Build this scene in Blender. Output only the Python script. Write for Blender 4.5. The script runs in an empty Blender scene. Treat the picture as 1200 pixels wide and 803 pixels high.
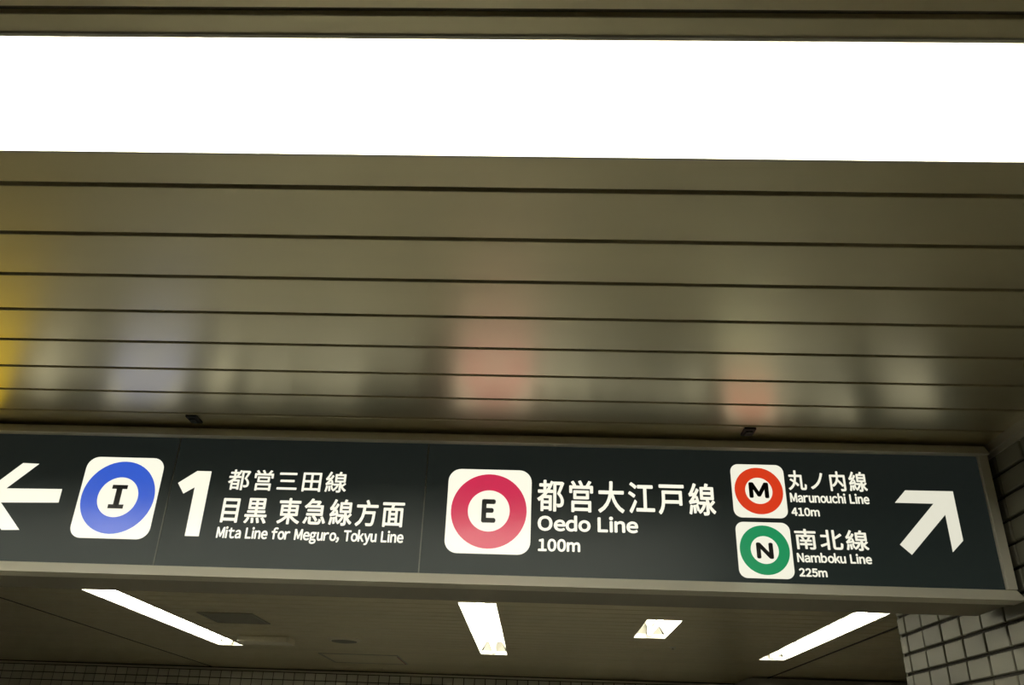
import bpy, bmesh, math, random
from mathutils import Vector, Matrix
random.seed(7)
SC = bpy.context.scene
COL = SC.collection

# ------------------------------------------------------------------ units
# Everything is laid out in units of the camera-to-ceiling height (U metres), origin under the camera.
U, EYE = 1.2, 1.6
def W(x, y, z): return Vector((U*x, U*y, EYE + U*z))

# ------------------------------------------------------------------ camera
PITCH, ROLL, YAW, FPX = math.radians(26.746), math.radians(2.110), math.radians(2.222), 994.54
cam_d = bpy.data.cameras.new('camera'); cam = bpy.data.objects.new('camera', cam_d); COL.objects.link(cam)
R0 = Vector((math.cos(YAW), math.sin(YAW), 0))
F0 = Vector((-math.sin(YAW)*math.cos(PITCH), math.cos(YAW)*math.cos(PITCH), math.sin(PITCH)))
U0 = R0.cross(F0)
cx = R0*math.cos(ROLL) + U0*math.sin(ROLL); cy = -R0*math.sin(ROLL) + U0*math.cos(ROLL)
M = Matrix((cx, cy, -F0)).transposed().to_4x4(); M.translation = W(0, 0, 0)
cam.matrix_world = M
cam_d.sensor_width = 36; cam_d.lens = FPX*36/1200; cam_d.clip_start = 0.05
SC.camera = cam

# ------------------------------------------------------------------ world, exposure (all light comes from the lamps, two of them added, and the lit sign)
wd = bpy.data.worlds.new('world'); SC.world = wd; wd.use_nodes = True
wd.node_tree.nodes['Background'].inputs[0].default_value = (0.9, 1.0, 0.9, 1)
wd.node_tree.nodes['Background'].inputs[1].default_value = 0.0
SC.view_settings.view_transform = 'Standard'; SC.view_settings.look = 'None'
SC.view_settings.gamma = 1; SC.view_settings.use_curve_mapping = False
SC.view_settings.exposure = 0.0
TUBE = 58.0                      # radiance of the fluorescent tubes
LAMP_COL = (1.0, 0.97, 0.80)
SIGN = 1.0                      # radiance of the backlit white legends

# ------------------------------------------------------------------ materials
def mat(name, col, rough=0.5, metal=0.0, coat=0.0, emit=None, strength=0.0, spec=0.5, sample=True):
    m = bpy.data.materials.new(name); m.use_nodes = True
    b = m.node_tree.nodes['Principled BSDF']
    b.inputs['Base Color'].default_value = (*col, 1); b.inputs['Roughness'].default_value = rough
    b.inputs['Metallic'].default_value = metal; b.inputs['Coat Weight'].default_value = coat
    b.inputs['Specular IOR Level'].default_value = spec
    if emit: b.inputs['Emission Color'].default_value = (*emit, 1); b.inputs['Emission Strength'].default_value = strength
    if not sample: m.cycles.emission_sampling = 'NONE'
    return m
def vary(m, scale=3.0, amount=0.15, stretch=(1, 1, 1), rnd=0.0, rough_amt=0.0, detail=3):
    """procedural tint and gloss variation: noise in object space plus a per-piece random value"""
    nt = m.node_tree; b = nt.nodes['Principled BSDF']; col = list(b.inputs['Base Color'].default_value)
    tc = nt.nodes.new('ShaderNodeTexCoord'); mp = nt.nodes.new('ShaderNodeMapping'); nz = nt.nodes.new('ShaderNodeTexNoise')
    mp.inputs['Scale'].default_value = stretch; nz.inputs['Scale'].default_value = scale; nz.inputs['Detail'].default_value = detail
    geo = nt.nodes.new('ShaderNodeNewGeometry')
    nt.links.new(geo.outputs['Position'], mp.inputs[0]); nt.links.new(mp.outputs[0], nz.inputs['Vector'])
    oi = nt.nodes.new('ShaderNodeObjectInfo')
    a = nt.nodes.new('ShaderNodeMath'); a.operation = 'MULTIPLY_ADD'; a.inputs[1].default_value = 2*amount; a.inputs[2].default_value = 1-amount
    nt.links.new(nz.outputs['Fac'], a.inputs[0])
    r = nt.nodes.new('ShaderNodeMath'); r.operation = 'MULTIPLY_ADD'; r.inputs[1].default_value = 2*rnd; r.inputs[2].default_value = 1-rnd
    nt.links.new(oi.outputs['Random'], r.inputs[0])
    mu = nt.nodes.new('ShaderNodeMath'); mu.operation = 'MULTIPLY'
    nt.links.new(a.outputs[0], mu.inputs[0]); nt.links.new(r.outputs[0], mu.inputs[1])
    vm = nt.nodes.new('ShaderNodeVectorMath'); vm.operation = 'SCALE'; vm.inputs[0].default_value = col[:3]
    nt.links.new(mu.outputs[0], vm.inputs['Scale']); nt.links.new(vm.outputs[0], b.inputs['Base Color'])
    if rough_amt:
        rr = nt.nodes.new('ShaderNodeMath'); rr.operation = 'MULTIPLY_ADD'; rr.inputs[1].default_value = rough_amt
        rr.inputs[2].default_value = b.inputs['Roughness'].default_value - rough_amt/2
        nt.links.new(nz.outputs['Fac'], rr.inputs[0]); nt.links.new(rr.outputs[0], b.inputs['Roughness'])
    return m

MT = {}
MT['ceil'] = vary(mat('ceiling_metal', (0.85, 0.785, 0.57), 0.36, 0.92), 2.0, 0.05, (0.6, 3, 1), 0.03)
MT['plenum'] = mat('joint_backing', (0.26, 0.235, 0.18), 0.6)
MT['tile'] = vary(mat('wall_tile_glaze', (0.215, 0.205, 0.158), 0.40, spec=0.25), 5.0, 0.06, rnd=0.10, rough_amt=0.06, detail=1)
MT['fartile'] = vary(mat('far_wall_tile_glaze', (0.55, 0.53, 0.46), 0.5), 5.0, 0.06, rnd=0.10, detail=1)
MT['grout'] = vary(mat('grout', (0.045, 0.04, 0.032), 0.9), 20, 0.2)
MT['plaster'] = vary(mat('painted_wall', (0.24, 0.22, 0.18), 0.7), 2, 0.06)
MT['floor'] = vary(mat('floor_terrazzo', (0.15, 0.145, 0.122), 0.35), 30, 0.15)
MT['trim'] = mat('aluminium_trim', (0.55, 0.52, 0.44), 0.4, 0.5)
MT['rail'] = vary(mat('sign_frame_satin_aluminium', (0.76, 0.73, 0.62), 0.5, 0.05), 4, 0.04, (0.3, 3, 3))
MT['box'] = mat('sign_housing_brown_steel', (0.30, 0.275, 0.21), 0.45, 0.3)
MT['face'] = vary(mat('sign_face_dark_acrylic', (0.016, 0.028, 0.028), 0.36, spec=0.36, emit=(0.80, 1.0, 0.90), strength=0.0095, sample=False), 3, 0.05)
MT['seam'] = mat('sign_panel_seam', (0.20, 0.21, 0.18), 0.4)
MT['housing'] = mat('lamp_housing_white_enamel', (0.78, 0.76, 0.68), 0.35)
MT['endplate'] = mat('lamp_end_plate_grey', (0.20, 0.19, 0.165), 0.5)
MT['socket'] = mat('lamp_socket', (0.55, 0.52, 0.45), 0.5)
MT['tube'] = mat('fluorescent_tube', (0.9, 0.9, 0.85), 0.3, emit=LAMP_COL, strength=TUBE)
MT['dark'] = mat('dark_bracket', (0.02, 0.02, 0.018), 0.6)
MT['grille'] = mat('grille_dark_grey', (0.26, 0.25, 0.21), 0.5)
MT['cream'] = mat('cream_plastic', (0.85, 0.79, 0.64), 0.5)
MT['red'] = mat('red_mark', (0.35, 0.04, 0.03), 0.5)
WHITE = (1.0, 0.975, 0.80)
def lit(name, col, k): return mat(name, (0.05, 0.05, 0.05), 0.22, emit=col, strength=k, sample=False)

# ------------------------------------------------------------------ geometry helpers (coordinates in U units)
class MB:
    def __init__(s, o=(0, 0, 0)): s.v = []; s.f = []; s.o = Vector(o)
    def pts(s, l): i = len(s.v); s.v += [U*(Vector(p)-s.o) for p in l]; return i
    def box(s, x0, x1, y0, y1, z0, z1):
        i = s.pts([(x0,y0,z0),(x1,y0,z0),(x1,y1,z0),(x0,y1,z0),(x0,y0,z1),(x1,y0,z1),(x1,y1,z1),(x0,y1,z1)])
        s.f += [tuple(i+k for k in q) for q in ((0,3,2,1),(4,5,6,7),(0,1,5,4),(1,2,6,5),(2,3,7,6),(3,0,4,7))]; return s
    def sheet(s, pts, n, t):
        """flat polygon given a thickness t along n (fan of one n-gon per side)"""
        n = Vector(n); k = len(pts); a = s.pts(pts); b = s.pts([Vector(p)+n*t for p in pts])
        s.f.append(tuple(range(a, a+k))); s.f.append(tuple(reversed(range(b, b+k))))
        for j in range(k): s.f.append((a+j, b+j, b+(j+1) % k, a+(j+1) % k))
        return s
    def tube(s, p, q, r, n=10):
        p, q = Vector(p), Vector(q); d = (q-p).normalized()
        a = d.cross(Vector((0, 0, 1)) if abs(d.z) < .9 else Vector((1, 0, 0))).normalized(); b = d.cross(a)
        c = [a*math.cos(2*math.pi*k/n)*r + b*math.sin(2*math.pi*k/n)*r for k in range(n)]
        i = s.pts([p+k for k in c]); j = s.pts([q+k for k in c])
        for k in range(n): s.f.append((i+k, i+(k+1) % n, j+(k+1) % n, j+k))
        s.f.append(tuple(reversed(range(i, i+n)))); s.f.append(tuple(range(j, j+n))); return s
    def lathe(s, cx, cy, prof, n=32):
        """prof: (radius, z) list, closed by caps"""
        rings = [s.pts([(cx+r*math.cos(2*math.pi*k/n), cy+r*math.sin(2*math.pi*k/n), z) for k in range(n)]) for r, z in prof]
        for a, b in zip(rings, rings[1:]):
            for k in range(n): s.f.append((a+k, a+(k+1) % n, b+(k+1) % n, b+k))
        s.f.append(tuple(reversed(range(rings[0], rings[0]+n)))); s.f.append(tuple(range(rings[-1], rings[-1]+n))); return s
    def mesh(s, name, fix=True):
        me = bpy.data.meshes.new(name); me.from_pydata(s.v, [], s.f)
        if fix:
            bm = bmesh.new(); bm.from_mesh(me); bmesh.ops.recalc_face_normals(bm, faces=bm.faces); bm.to_mesh(me); bm.free()
        me.update(); return me
def link(name, me, m=None, parent=None, loc=None):
    o = bpy.data.objects.new(name, me); COL.objects.link(o)
    if m and not me.materials: me.materials.append(MT[m] if isinstance(m, str) else m)
    if parent: o.parent = parent
    if loc is not None: o.location = loc
    return o
def struct(name, mb, m, parent=None):
    o = link(name, mb.mesh(name), m, parent, None if parent else (0, 0, EYE))
    o['kind'] = 'structure'; return o
def part(name, mb, m, parent, bevel=0.0):
    o = link(name, mb.mesh(name), m, parent)
    if bevel:
        bv = o.modifiers.new('bevel', 'BEVEL'); bv.width = bevel; bv.segments = 2; bv.limit_method = 'ANGLE'
    return o
def thing(name, label, cat, at, group=None):
    o = bpy.data.objects.new(name, None); COL.objects.link(o); o.location = W(*at); o.empty_display_size = .1
    o['label'] = label; o['category'] = cat
    if group: o['group'] = group
    return o
def cut(x0, x1, y0, y1, holes):
    """rectangle minus rectangles, as a list of rectangles"""
    hs = [h for h in holes if h[0] < x1 and h[1] > x0 and h[2] < y1 and h[3] > y0]
    ys = sorted({y0, y1, *[min(max(v, y0), y1) for h in hs for v in h[2:]]})
    out = []
    for a, b in zip(ys, ys[1:]):
        if b-a < 1e-6: continue
        x = x0
        for h in sorted(h for h in hs if h[2] < (a+b)/2 < h[3]):
            if h[0] > x: out.append((x, h[0], a, b))
            x = max(x, h[1])
        if x < x1: out.append((x, x1, a, b))
    return out

# ------------------------------------------------------------------ the setting
XL, XR, YN, YF = -8.0, 6.0, -4.5, 10.8         # room limits
XW, YW = 1.468, 3.629                          # tiled wall on the right and where it ends
ZF = -EYE/U                                    # floor
SEAM_L, SEAM_R = -3.905, 2.575
# lamp openings: x0, x1, y0, y1
L_NEAR = (-3.20, 0.870, 0.9427, 1.2308)
L_LEFT = (-3.082, -2.835, 5.70, 8.64)
L_MID = (-0.533, -0.266, 5.87, 8.72)
L_SMALL = (0.790, 1.055, 6.35, 7.28)
L_RIGHT = (2.079, 2.320, 5.725, 8.457)
L_ADDED = (-3.0, 0.15, 3.45, 3.70)                # two unseen lamp rows, added behind the sign to brighten tiles and ceiling
L_ADDED2 = (-3.0, 0.15, 4.75, 5.00)
HOLES = [L_NEAR, L_ADDED, L_ADDED2, L_LEFT, L_MID, L_SMALL, L_RIGHT]
BLOCK = (XW, XR+1, YN-1, YW)                   # solid mass behind the right wall

struct('floor', MB().box(XL, XR, YN, YF, ZF-.05, ZF), 'floor')
slab = MB()
for r in cut(XL, XR, YN, YF, HOLES+[BLOCK]): slab.box(*r, 1.012, 1.024)
ceiling = struct('ceiling', slab, 'plenum')

PITCHY, GAP, Y0 = 0.17284, 0.0135, 1.3297
rows = []
y = Y0
rows.append((0.9427-.036, Y0-GAP/2))                                        # the strip that holds the near lamps
while y < YF-.01: rows.append((y+GAP/2, min(y+PITCHY-GAP/2, YF))); y += PITCHY
y = 0.9427-.036-GAP
while y > -1.0: rows.append((y-PITCHY+GAP, y)); y -= PITCHY
y_end = y
rows.append((YN, y_end))                                                    # unseen behind the camera
SEG = [(XL, SEAM_L-.02), (SEAM_L+.02, SEAM_R-.02), (SEAM_R+.02, XR)]
for (a, b) in rows:
    for (x0, x1) in SEG:
        rc = cut(x0, x1, a, b, HOLES+[BLOCK])
        if not rc: continue
        mb = MB()
        for r in rc: mb.box(*r, 1.0, 1.0115)
        p = link('ceiling_panel', mb.mesh('ceiling_panel'), 'ceil', ceiling)
        if a < 3: 
            bv = p.modifiers.new('bevel', 'BEVEL'); bv.width = .0016; bv.segments = 1; bv.limit_method = 'ANGLE'

for xs in (SEAM_L, SEAM_R):
    link('ceiling_groove', MB().box(xs-.02, xs+.02, YW, YF-.04, 1.004, 1.0118).mesh('ceiling_groove'), 'dark', ceiling)
# walls
struct('wall_left', MB().box(XL-.1, XL, YN, YF, ZF, 1.03), 'plaster')
struct('wall_front', MB().box(XL, XR, YN-.1, YN, ZF, 1.03), 'plaster')
struct('wall_side', MB().box(XR, XR+.1, YW, YF, ZF, 1.03), 'plaster')
TT = 0.012                                                                   # tile thickness
wall_right = struct('wall_right', MB().box(XW+TT, XR, YN, YW-TT, ZF, 1.02), 'grout')
wall_back = struct('wall_back', MB().box(XL, XR, YF, YF+.1, ZF, 1.03), 'grout')
struct('wall_recess', MB().box(2.33, XR, 9.93, YF, ZF, .982), 'plaster')

def tile_mesh(w, h, t, b):
    """tile lying in the local y-z plane, face towards -x, with a rounded-off rim"""
    m = MB()
    back = [(t, 0, 0), (t, w, 0), (t, w, h), (t, 0, h)]
    mid = [(b, 0, 0), (b, w, 0), (b, w, h), (b, 0, h)]
    top = [(0, b, b), (0, w-b, b), (0, w-b, h-b), (0, b, h-b)]
    i = m.pts(back+mid+top)
    for s in (0, 4):
        for k in range(4): m.f.append((i+s+k, i+s+(k+1) % 4, i+s+4+(k+1) % 4, i+s+4+k))
    m.f.append((i+8, i+9, i+10, i+11)); m.f.append((i+3, i+2, i+1, i))
    return m
TW, TH = 0.1524, 0.07256                                                     # tile pitch along and up the wall
JV, JH = 0.009, 0.0105                                                       # joints
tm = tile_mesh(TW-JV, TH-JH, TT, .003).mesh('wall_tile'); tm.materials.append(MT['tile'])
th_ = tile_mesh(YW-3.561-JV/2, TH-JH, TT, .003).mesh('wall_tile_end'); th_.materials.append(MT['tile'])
ZB = 0.3875
tiles_low = MB()
k0, k1 = -4, 7
def wtile(me, y, z):
    o = link('tile', me, None, wall_right, U*Vector((XW, y, z)))
    o.rotation_euler = (0, random.uniform(-.010, .010), random.uniform(-.010, .010))
def bake(y, z, w):
    b = tile_mesh(w, TH-JH, TT, .003); i = len(tiles_low.v)
    tiles_low.v += [v+U*Vector((XW, y, z)) for v in b.v]; tiles_low.f += [tuple(i+k for k in f) for f in b.f]
for k in range(-24, 8):
    z = ZB+k*TH+JH/2
    for j in range(0, 44):
        y = 3.561-(j+1)*TW+JV/2
        if y < YN+.1: break
        if k0 <= k <= k1 and j < 14: wtile(tm, y, z)
        else: bake(y, z, TW-JV)
    if k0 <= k <= k1: wtile(th_, 3.561+JV/2, z)
    else: bake(3.561+JV/2, z, YW-3.561-JV/2)
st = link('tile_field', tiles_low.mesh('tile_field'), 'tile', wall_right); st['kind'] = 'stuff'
# end face of the right wall
struct('trim_1', MB().box(XW+TT*.3, XR, YW-TT, YW, ZF, 1.0), 'plaster')
# two-step edge trim where the right wall meets the ceiling
struct('trim_2', MB().box(XW-.012, XW+TT, YN, YW, .972, 1.0).box(XW-.004, XW+TT, YN, YW, .955, .972), 'trim')

# far wall tiles
FW, FH = 0.127, 0.0850
ft = tile_mesh(FW-.010, FH-.010, TT, .003)
ft.v = [Vector((v.y, v.x, v.z)) for v in ft.v]
fm = ft.mesh('far_tile'); fm.materials.append(MT['fartile'])
far_low = MB()
for k in range(0, 27):
    z = .965-(k+1)*FH
    if z < ZF: break
    for j in range(0, 110):
        x = -7.95+j*FW
        if x > 2.3-FW: break
        if k < 4 and -6.6 < x < 1.2: link('tile', fm, None, wall_back, U*Vector((x, YF-TT, z)))
        else:
            i = len(far_low.v); far_low.v += [v+U*Vector((x, YF-TT, z)) for v in ft.v]; far_low.f += [tuple(i+q for q in f) for f in ft.f]
st = link('tile_field', far_low.mesh('tile_field'), 'fartile', wall_back); st['kind'] = 'stuff'
struct('trim_3', MB().box(XL, 2.33, YF-.035, YF, .965, .985), 'trim')

# ------------------------------------------------------------------ recessed fluorescent lamps
def lamp(rect, label, axis, tubes, group='recessed fluorescent lamps in the ceiling'):
    x0, x1, y0, y1 = rect
    cxm, cym = (x0+x1)/2, (y0+y1)/2
    L, Wd = ((x1-x0), (y1-y0)) if axis == 'x' else ((y1-y0), (x1-x0))
    t = thing('fluorescent_lamp', label, 'lamp', (cxm, cym, 1.0), group)
    if axis == 'y': t.rotation_euler.z = math.pi/2
    h, hl, hw, s = .115, L/2, Wd/2, .004
    e = .0005
    # lip around the opening
    mb = MB()
    mb.box(-hl, hl, -hw, -hw+.006, -.003, .03).box(-hl, hl, hw-.006, hw, -.003, .03)
    mb.box(-hl, -hl+.006, -hw+.006, hw-.006, -.003, .03).box(hl-.006, hl, -hw+.006, hw-.006, -.003, .03)
    part('opening_frame', mb, 'housing', t)
    # sloping reflector sheets and flat top with a low ridge that carries the tube
    a, b, zr = hw-.006, hw*.55, h
    for sg in (-1, 1):
        part('reflector', MB().sheet([(-hl+.006, sg*a, .028), (hl-.006, sg*a, .028), (hl-.006, sg*b, zr), (-hl+.006, sg*b, zr)], (0, sg*.6, .8), s), 'housing', t)
    part('lamp_tray', MB().box(-hl+.006, hl-.006, -b-.004, b+.004, zr, zr+s).sheet([(-hl+.03, -.035, zr), (-hl+.03, .035, zr), (-hl+.03, .018, zr-.026), (-hl+.03, -.018, zr-.026)], (1, 0, 0), L-.06), 'housing', t)
    for sg in (-1, 1):
        part('end_plate', MB().sheet([(sg*(hl-.004), -a, .0), (sg*(hl-.004), a, .0), (sg*(hl-.004), b, zr), (sg*(hl-.004), -b, zr)], (sg, 0, 0), s), 'endplate', t)
    # tubes end to end with their sockets
    seg = (L-.07)/tubes; zt = .028
    for k in range(tubes):
        xa = -hl+.035+k*seg; xb = xa+seg
        part('tube', MB().tube((xa+.014, 0, zt), (xb-.014, 0, zt), .0135, 14), 'tube', t)
        for xs in (xa+.004, xb-.014):
            part('socket', MB().box(xs, xs+.010, -.016, .016, zt-.016, zr-.026), 'socket', t)
    return t
lamp(L_NEAR, 'long bright recessed fluorescent lamp running across the ceiling above the sign', 'x', 2)
lamp(L_ADDED, 'added recessed lamp running across the ceiling, unseen right behind the sign', 'x', 2)
lamp(L_ADDED2, 'added recessed lamp across the ceiling between the sign and the slanting lamps, unseen behind the sign', 'x', 2)
lamp(L_LEFT, 'slanting long recessed lamp at left behind the sign, near the dark ceiling grille', 'y', 3)
lamp(L_MID, 'recessed lamp tapering away straight below the pink ring logo of the sign', 'y', 3)
lamp(L_SMALL, 'shortest recessed lamp with one visible tube, right of centre below the sign', 'y', 1)
lamp(L_RIGHT, 'slanting long recessed lamp beside the end of the tiled wall', 'y', 3)

# ------------------------------------------------------------------ hanging sign
D = 2.65
ORI = (0, D, .99)
sign = thing('overhead_sign', 'dark illuminated transfer sign box with arrows, line logos and Japanese station lettering', 'sign', ORI)
SO = Vector(ORI)
def smb(): return MB(SO)
XA, XB = -2.62, 1.443
ZT, ZBt = .990, .495
part('sign_housing', smb().box(XA+.01, XB-.004, D+.012, D+.26, ZBt+.004, ZT-.004), 'box', sign, .003)
def rail(z_in, z_out, a=.004, b=.050):
    return smb().sheet([(XA, D-a, z_in), (XA, D-b, z_out), (XA, D+.03, z_out), (XA, D+.03, z_in)], (1, 0, 0), XB-XA)
part('top_rail', rail(.9555, ZT, .030, .004), 'rail', sign, .002)
part('bottom_rail', rail(.5335, ZBt), 'rail', sign, .002)
for x0, x1 in ((1.4135, XB), (XA, XA+.03)):
    part('side_rail', smb().box(x0, x1, D-.012, D+.03, .5335, .9555), 'rail', sign, .002)
for x in (-1.136, .67):
    part('mounting_bracket', smb().box(x-.018, x+.018, D-.10, D-.04, .993, 1.0).box(x-.010, x+.010, D-.085, D-.055, .988, .994), 'dark', sign)
for x in (-2.3, -.9, .4, 1.2):
    part('hanger', smb().box(x-.03, x+.03, D+.08, D+.16, .985, 1.0), 'dark', sign)
EDGES = [XA+.03, -1.845, -1.196, -.365, 1.4135]
LB = ['yellow illuminated panel', 'dark panel with left arrow and blue ring logo', 'dark panel with track number and white lettering', 'wide dark panel with pink, orange and green ring logos and arrow']
yel = lit('sign_yellow', (0.86, 0.60, 0.015), .9)
panels = []
for k in range(4):
    p = part('face_panel', smb().box(EDGES[k]+.002, EDGES[k+1]-.002, D, D+.012, .5335, .9555), yel if k == 0 else 'face', sign)
    p['label'] = LB[k]; panels.append(p)
for x in EDGES[1:4]:
    part('panel_seam', smb().box(x-.002, x+.002, D-.0015, D+.01, .5335, .9555), 'seam', sign)

# ---- flat legends on the faces
def flat(name, polys, m, parent, lift):
    """filled polygons in the plane of the face, a hair proud of it"""
    mb = smb()
    for pl in polys: mb.sheet([(x, D-lift, z) for x, z in pl], (0, 1, 0), .0008)
    o = link(name, mb.mesh(name), m, parent); return o
_glyphs = {}
def glyph(ch):
    if ch in _glyphs: return _glyphs[ch]
    c = bpy.data.curves.new('glyph', 'FONT'); c.body = ch; c.size = 1; c.resolution_u = 4
    o = bpy.data.objects.new('glyph', c); COL.objects.link(o); bpy.context.view_layer.update()
    me = bpy.data.meshes.new_from_object(o.evaluated_get(bpy.context.evaluated_depsgraph_get()))
    r = ([(v.co.x, v.co.y) for v in me.vertices], [tuple(p.vertices) for p in me.polygons])
    bpy.data.objects.remove(o); bpy.data.curves.remove(c); bpy.data.meshes.remove(me)
    _glyphs[ch] = r; return r
def wide(ch): return chr(ord(ch)+0xFEE0)
def legend(name, body, x0, x1, z0, z1, m, parent, bold, latin=False, gap=.13, lift=.0016):
    """one printed line fitted to x0..x1; z0..z1 is the ink height, or baseline..cap height for latin text"""
    V, words = [], [[]]; pen = 0.0
    for ch in body:
        if ch == ' ': pen += .36 if latin else .30; words.append([]); continue
        v, f = glyph(wide(ch) if latin else ch)
        if latin:
            lo = min(p[0] for p in v); hi = max(p[0] for p in v)
            g = gap*(.55 if ch in 'ofeTyk' else 1)
            v = [(p[0]-lo+pen, p[1]) for p in v]; pen += hi-lo+g
        else:
            v = [(p[0]+pen, p[1]) for p in v]; pen += 1.08*EM
        words[-1].append((v, f)); V += v
    ax, bx = min(p[0] for p in V), max(p[0] for p in V)
    if latin:
        cv = glyph(wide(body[0]) if body[0] not in 'O' else wide('L'))[0]
        lz, hz = min(p[1] for p in cv), max(p[1] for p in cv)
    else: lz, hz = min(p[1] for p in V), max(p[1] for p in V)
    sx, sz = (x1-x0-2*bold)/(bx-ax), (z1-z0-2*bold)/(hz-lz)
    n = 8 if bold else 1
    for wv in words:                                         # each word is a part of its own
        mb = smb()
        for v, fc in wv:
            for k in range(n):                               # heavier strokes: the outline swept round a small circle
                dx, dz = bold*math.cos(2*math.pi*k/n), bold*math.sin(2*math.pi*k/n)
                i = mb.pts([((p[0]-ax)*sx+x0+bold+dx, D-lift-k*2e-6, (p[1]-lz)*sz+z0+bold+dz) for p in v])
                mb.f += [tuple(i+q for q in f) for f in fc]
        link(name, mb.mesh(name, fix=False), m, parent)
g = glyph('田')[0]; EM = (max(p[0] for p in g)-min(p[0] for p in g))/.80

def rrect(cx_, cz, hx, hz, r, n=8):
    out = []
    for qx, qz, a0 in ((1, 1, 0), (-1, 1, 90), (-1, -1, 180), (1, -1, 270)):
        for k in range(n+1):
            a = math.radians(a0+90*k/n); out.append((cx_+qx*(hx-r)+r*math.cos(a), cz+qz*(hz-r)+r*math.sin(a)))
    return out
def circ(cx_, cz, r, n=48): return [(cx_+r*math.cos(2*math.pi*k/n), cz+r*math.sin(2*math.pi*k/n)) for k in range(n)]
def badge(cx_, cz, hx, hz, ro, ri, col, k, panel, what):
    o = flat('logo_plate', [rrect(cx_, cz, hx, hz, hx*.30)], lit('logo_white', WHITE, k), panel, .0012); o['label'] = 'white rounded square behind the '+what
    mb = smb(); n = 56                                                          # annulus
    i = mb.pts([(x, D-.0020, z) for x, z in circ(cx_, cz, ro, n)]); j = mb.pts([(x, D-.0020, z) for x, z in circ(cx_, cz, ri, n)])
    for q in range(n): mb.f.append((i+q, i+(q+1) % n, j+(q+1) % n, j+q))
    o = link('logo_ring', mb.mesh('logo_ring', False), lit('logo_ring_'+what.split()[0], col, k*.86), panel); o['label'] = what

W1 = lit('legend_white', WHITE, SIGN)
W2 = lit('legend_white_soft', WHITE, SIGN*.90)
W3 = lit('legend_white_dim', WHITE, SIGN*.76)
INK = mat('logo_black_ink', (0.012, 0.013, 0.012), .3)
# arrows
AR = [(1.165, .8362), (1.3143, .8368), (1.3150, .6796), (1.2765, .6430), (1.2762, .7606), (1.1507, .6316), (1.1194, .6623), (1.2460, .7950), (1.1262, .7950)]
flat('arrow', [AR], W3, panels[3], .0016)
tail = ((1.1507+1.1194)/2, (.6316+.6623)/2)
ca, sa, sc = math.cos(math.radians(135)), math.sin(math.radians(135)), 1.03
flat('arrow', [[(-1.550+sc*(ca*(x-tail[0])-sa*(z-tail[1])), .747+sc*(sa*(x-tail[0])+ca*(z-tail[1]))) for x, z in AR]], W1, panels[1], .0016)
# ring logos
badge(-1.3605, .7475, .1290, .1345, .1200, .0660, (0.040, 0.125, 0.70), SIGN, panels[1], 'blue ring')
badge(-.1570, .7345, .1345, .1365, .1205, .0667, (0.72, 0.028, 0.095), SIGN, panels[3], 'crimson ring')
badge(.7025, .8225, .0848, .0875, .0765, .0430, (0.86, 0.052, 0.012), SIGN*.9, panels[3], 'orange ring')
badge(.7025, .6340, .0842, .0868, .0765, .0430, (0.004, 0.33, 0.115), SIGN*.9, panels[3], 'green ring')
def slab_i(cx_, cz, w, h):
    a, b, t = w/2, h/2, h*.17; s = w*.19
    return [(cx_+x, cz+z) for x, z in ((-a,-b),(a,-b),(a,-b+t),(s,-b+t),(s,b-t),(a,b-t),(a,b),(-a,b),(-a,b-t),(-s,b-t),(-s,-b+t),(-a,-b+t))]
flat('logo_letter', [slab_i(-1.3605, .749, .050, .078)], INK, panels[1], .0024)
legend('logo_letter', 'E', -.1800, -.1346, .6960, .7721, INK, panels[3], .0042, True, lift=.0024)
legend('logo_letter', 'M', .6712, .7339, .7985, .8500, INK, panels[3], .0034, True, lift=.0024)
legend('logo_letter', 'N', .6768, .7286, .6070, .6568, INK, panels[3], .0034, True, lift=.0024)
# track number
flat('track_number', [[(-1.071, .842), (-1.1180, .842), (-1.1739, .800), (-1.1489, .7648), (-1.1160, .787), (-1.1160, .628), (-1.071, .628)]], W1, panels[2], .0016)
# lettering
legend('lettering', '都営三田線', -1.0105, -.6215, .781, .851, W1, panels[2], 0.0011)
legend('lettering', '目黒 東急線方面', -1.0128, -.4255, .6735, .760, W1, panels[2], 0.0016)
legend('lettering', 'Mita Line for Meguro, Tokyu Line', -1.016, -.421, .6247, .660, W1, panels[2], .0014, True)
legend('lettering', '都営大江戸線', -.004, .563, .737, .8425, W1, panels[3], 0.0018)
legend('lettering', 'Oedo Line', -.001, .315, .6755, .723, W1, panels[3], .0022, True)
legend('lettering', '100m', .0015, .133, .6113, .6505, W1, panels[3], .0020, True)
legend('lettering', '丸ノ内線', .7985, 1.0485, .8275, .894, W2, panels[3], 0.0013)
legend('lettering', 'Marunouchi Line', .799, 1.0475, .788, .8187, W2, panels[3], .0013, True)
legend('lettering', '410m', .798, .886, .744, .771, W2, panels[3], .0014, True)
legend('lettering', '南北線', .799, 1.024, .639, .7035, W2, panels[3], 0.0013)
legend('lettering', 'Namboku Line', .799, 1.026, .5995, .628, W2, panels[3], .0013, True)
legend('lettering', '225m', .800, .885, .556, .582, W2, panels[3], .0014, True)

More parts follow.
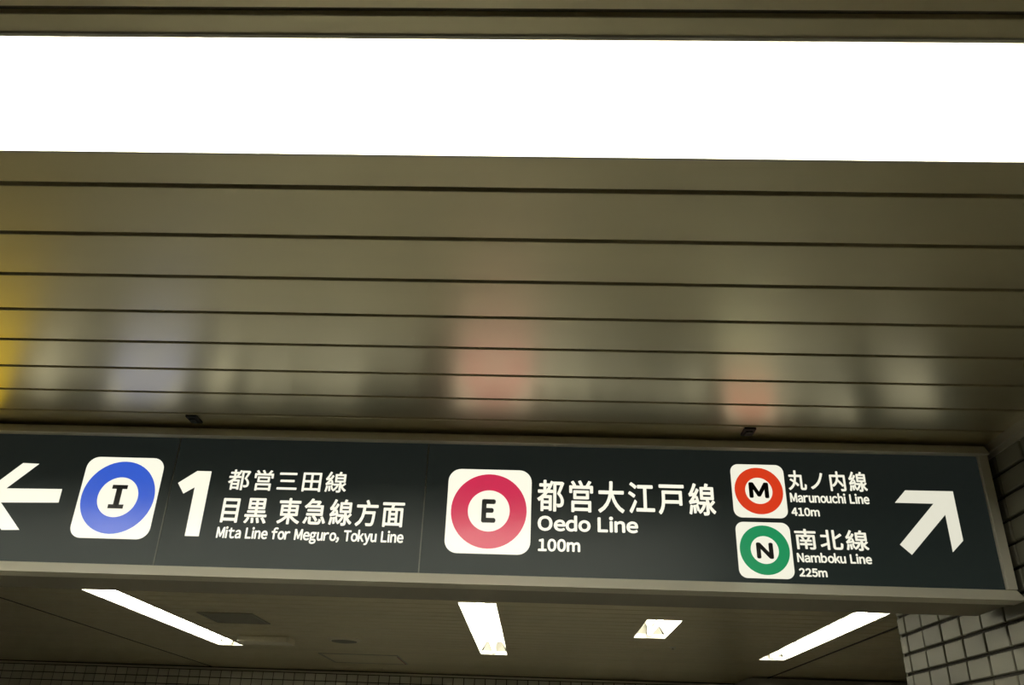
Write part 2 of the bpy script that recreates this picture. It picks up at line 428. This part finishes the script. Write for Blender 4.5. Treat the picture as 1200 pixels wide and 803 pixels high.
# ------------------------------------------------------------------ small fittings on the far ceiling
g1 = thing('ceiling_grille', 'dark square ventilation grille in the ceiling beside the left slanting lamp', 'grille', (-2.37, 6.89, 1.0))
part('grille_frame', MB().box(-.215, .215, -.25, -.225, -.008, 0).box(-.215, .215, .225, .25, -.008, 0).box(-.215, -.19, -.225, .225, -.008, 0).box(.19, .215, -.225, .225, -.008, 0), 'grille', g1)
part('grille_back', MB().box(-.19, .19, -.225, .225, -.002, 0), 'dark', g1)
for k in range(9):
    y = -.20+k*.05
    part('grille_slat', MB().sheet([(-.19, y-.014, -.0015), (.19, y-.014, -.0015), (.19, y+.010, -.008), (-.19, y+.010, -.008)], (0, .3, .9), .002), 'grille', g1)
g2 = thing('ceiling_box', 'shallow cream box fixed to the ceiling between the left lamp and round vent', 'box', (-2.43, 8.0, 1.0))
part('box_body', MB().box(-.225, .225, -.10, .14, -.050, 0), 'cream', g2, .006)
part('box_cover', MB().box(-.205, .205, -.106, -.10, -.044, -.008), 'cream', g2)
part('end_cap', MB().box(-.232, -.222, -.102, .14, -.052, 0), 'housing', g2)
g3 = thing('ceiling_vent', 'round dark disc vent on the ceiling left of centre', 'vent', (-1.71, 7.94, 1.0))
part('vent_rim', MB().lathe(0, 0, [(.150, 0), (.150, -.006), (.128, -.022), (.118, -.022), (.118, 0)], 40), 'cream', g3)
part('vent_disc', MB().lathe(0, 0, [(.108, -.004), (.112, -.024), (.07, -.030), (.0005, -.031)], 40), 'grille', g3)
g4 = thing('access_hatch', 'faint flush access hatch in the far ceiling with a red edge mark', 'hatch', (-1.795, 9.45, 1.0))
part('hatch_panel', MB().box(-.38, .38, -.37, .37, -.004, 0), 'ceil', g4)
for r in ((-.405, .405, -.40, -.385), (-.405, .405, .385, .40), (-.405, -.39, -.385, .385), (.39, .405, -.385, .385)):
    part('hatch_frame', MB().box(*r, -.008, 0), 'trim', g4)
part('edge_mark', MB().box(.386, .392, -.30, .36, -.010, 0), 'red', g4)
for (x, y, lb) in ((1.552, 5.55, 'tiny ceiling sprinkler just behind the sign, near the right slanting lamp'), (1.19, 7.80, 'tiny ceiling sprinkler beyond the short lamp, right of its far end')):
    s = thing('sprinkler', lb, 'sprinkler', (x, y, 1.0), 'ceiling sprinklers')
    part('escutcheon', MB().lathe(0, 0, [(.030, 0), (.028, -.004), (.010, -.006)], 20), 'housing', s)
    part('sprinkler_head', MB().lathe(0, 0, [(.006, -.003), (.006, -.016), (.014, -.018), (.014, -.020)], 16), 'trim', s)
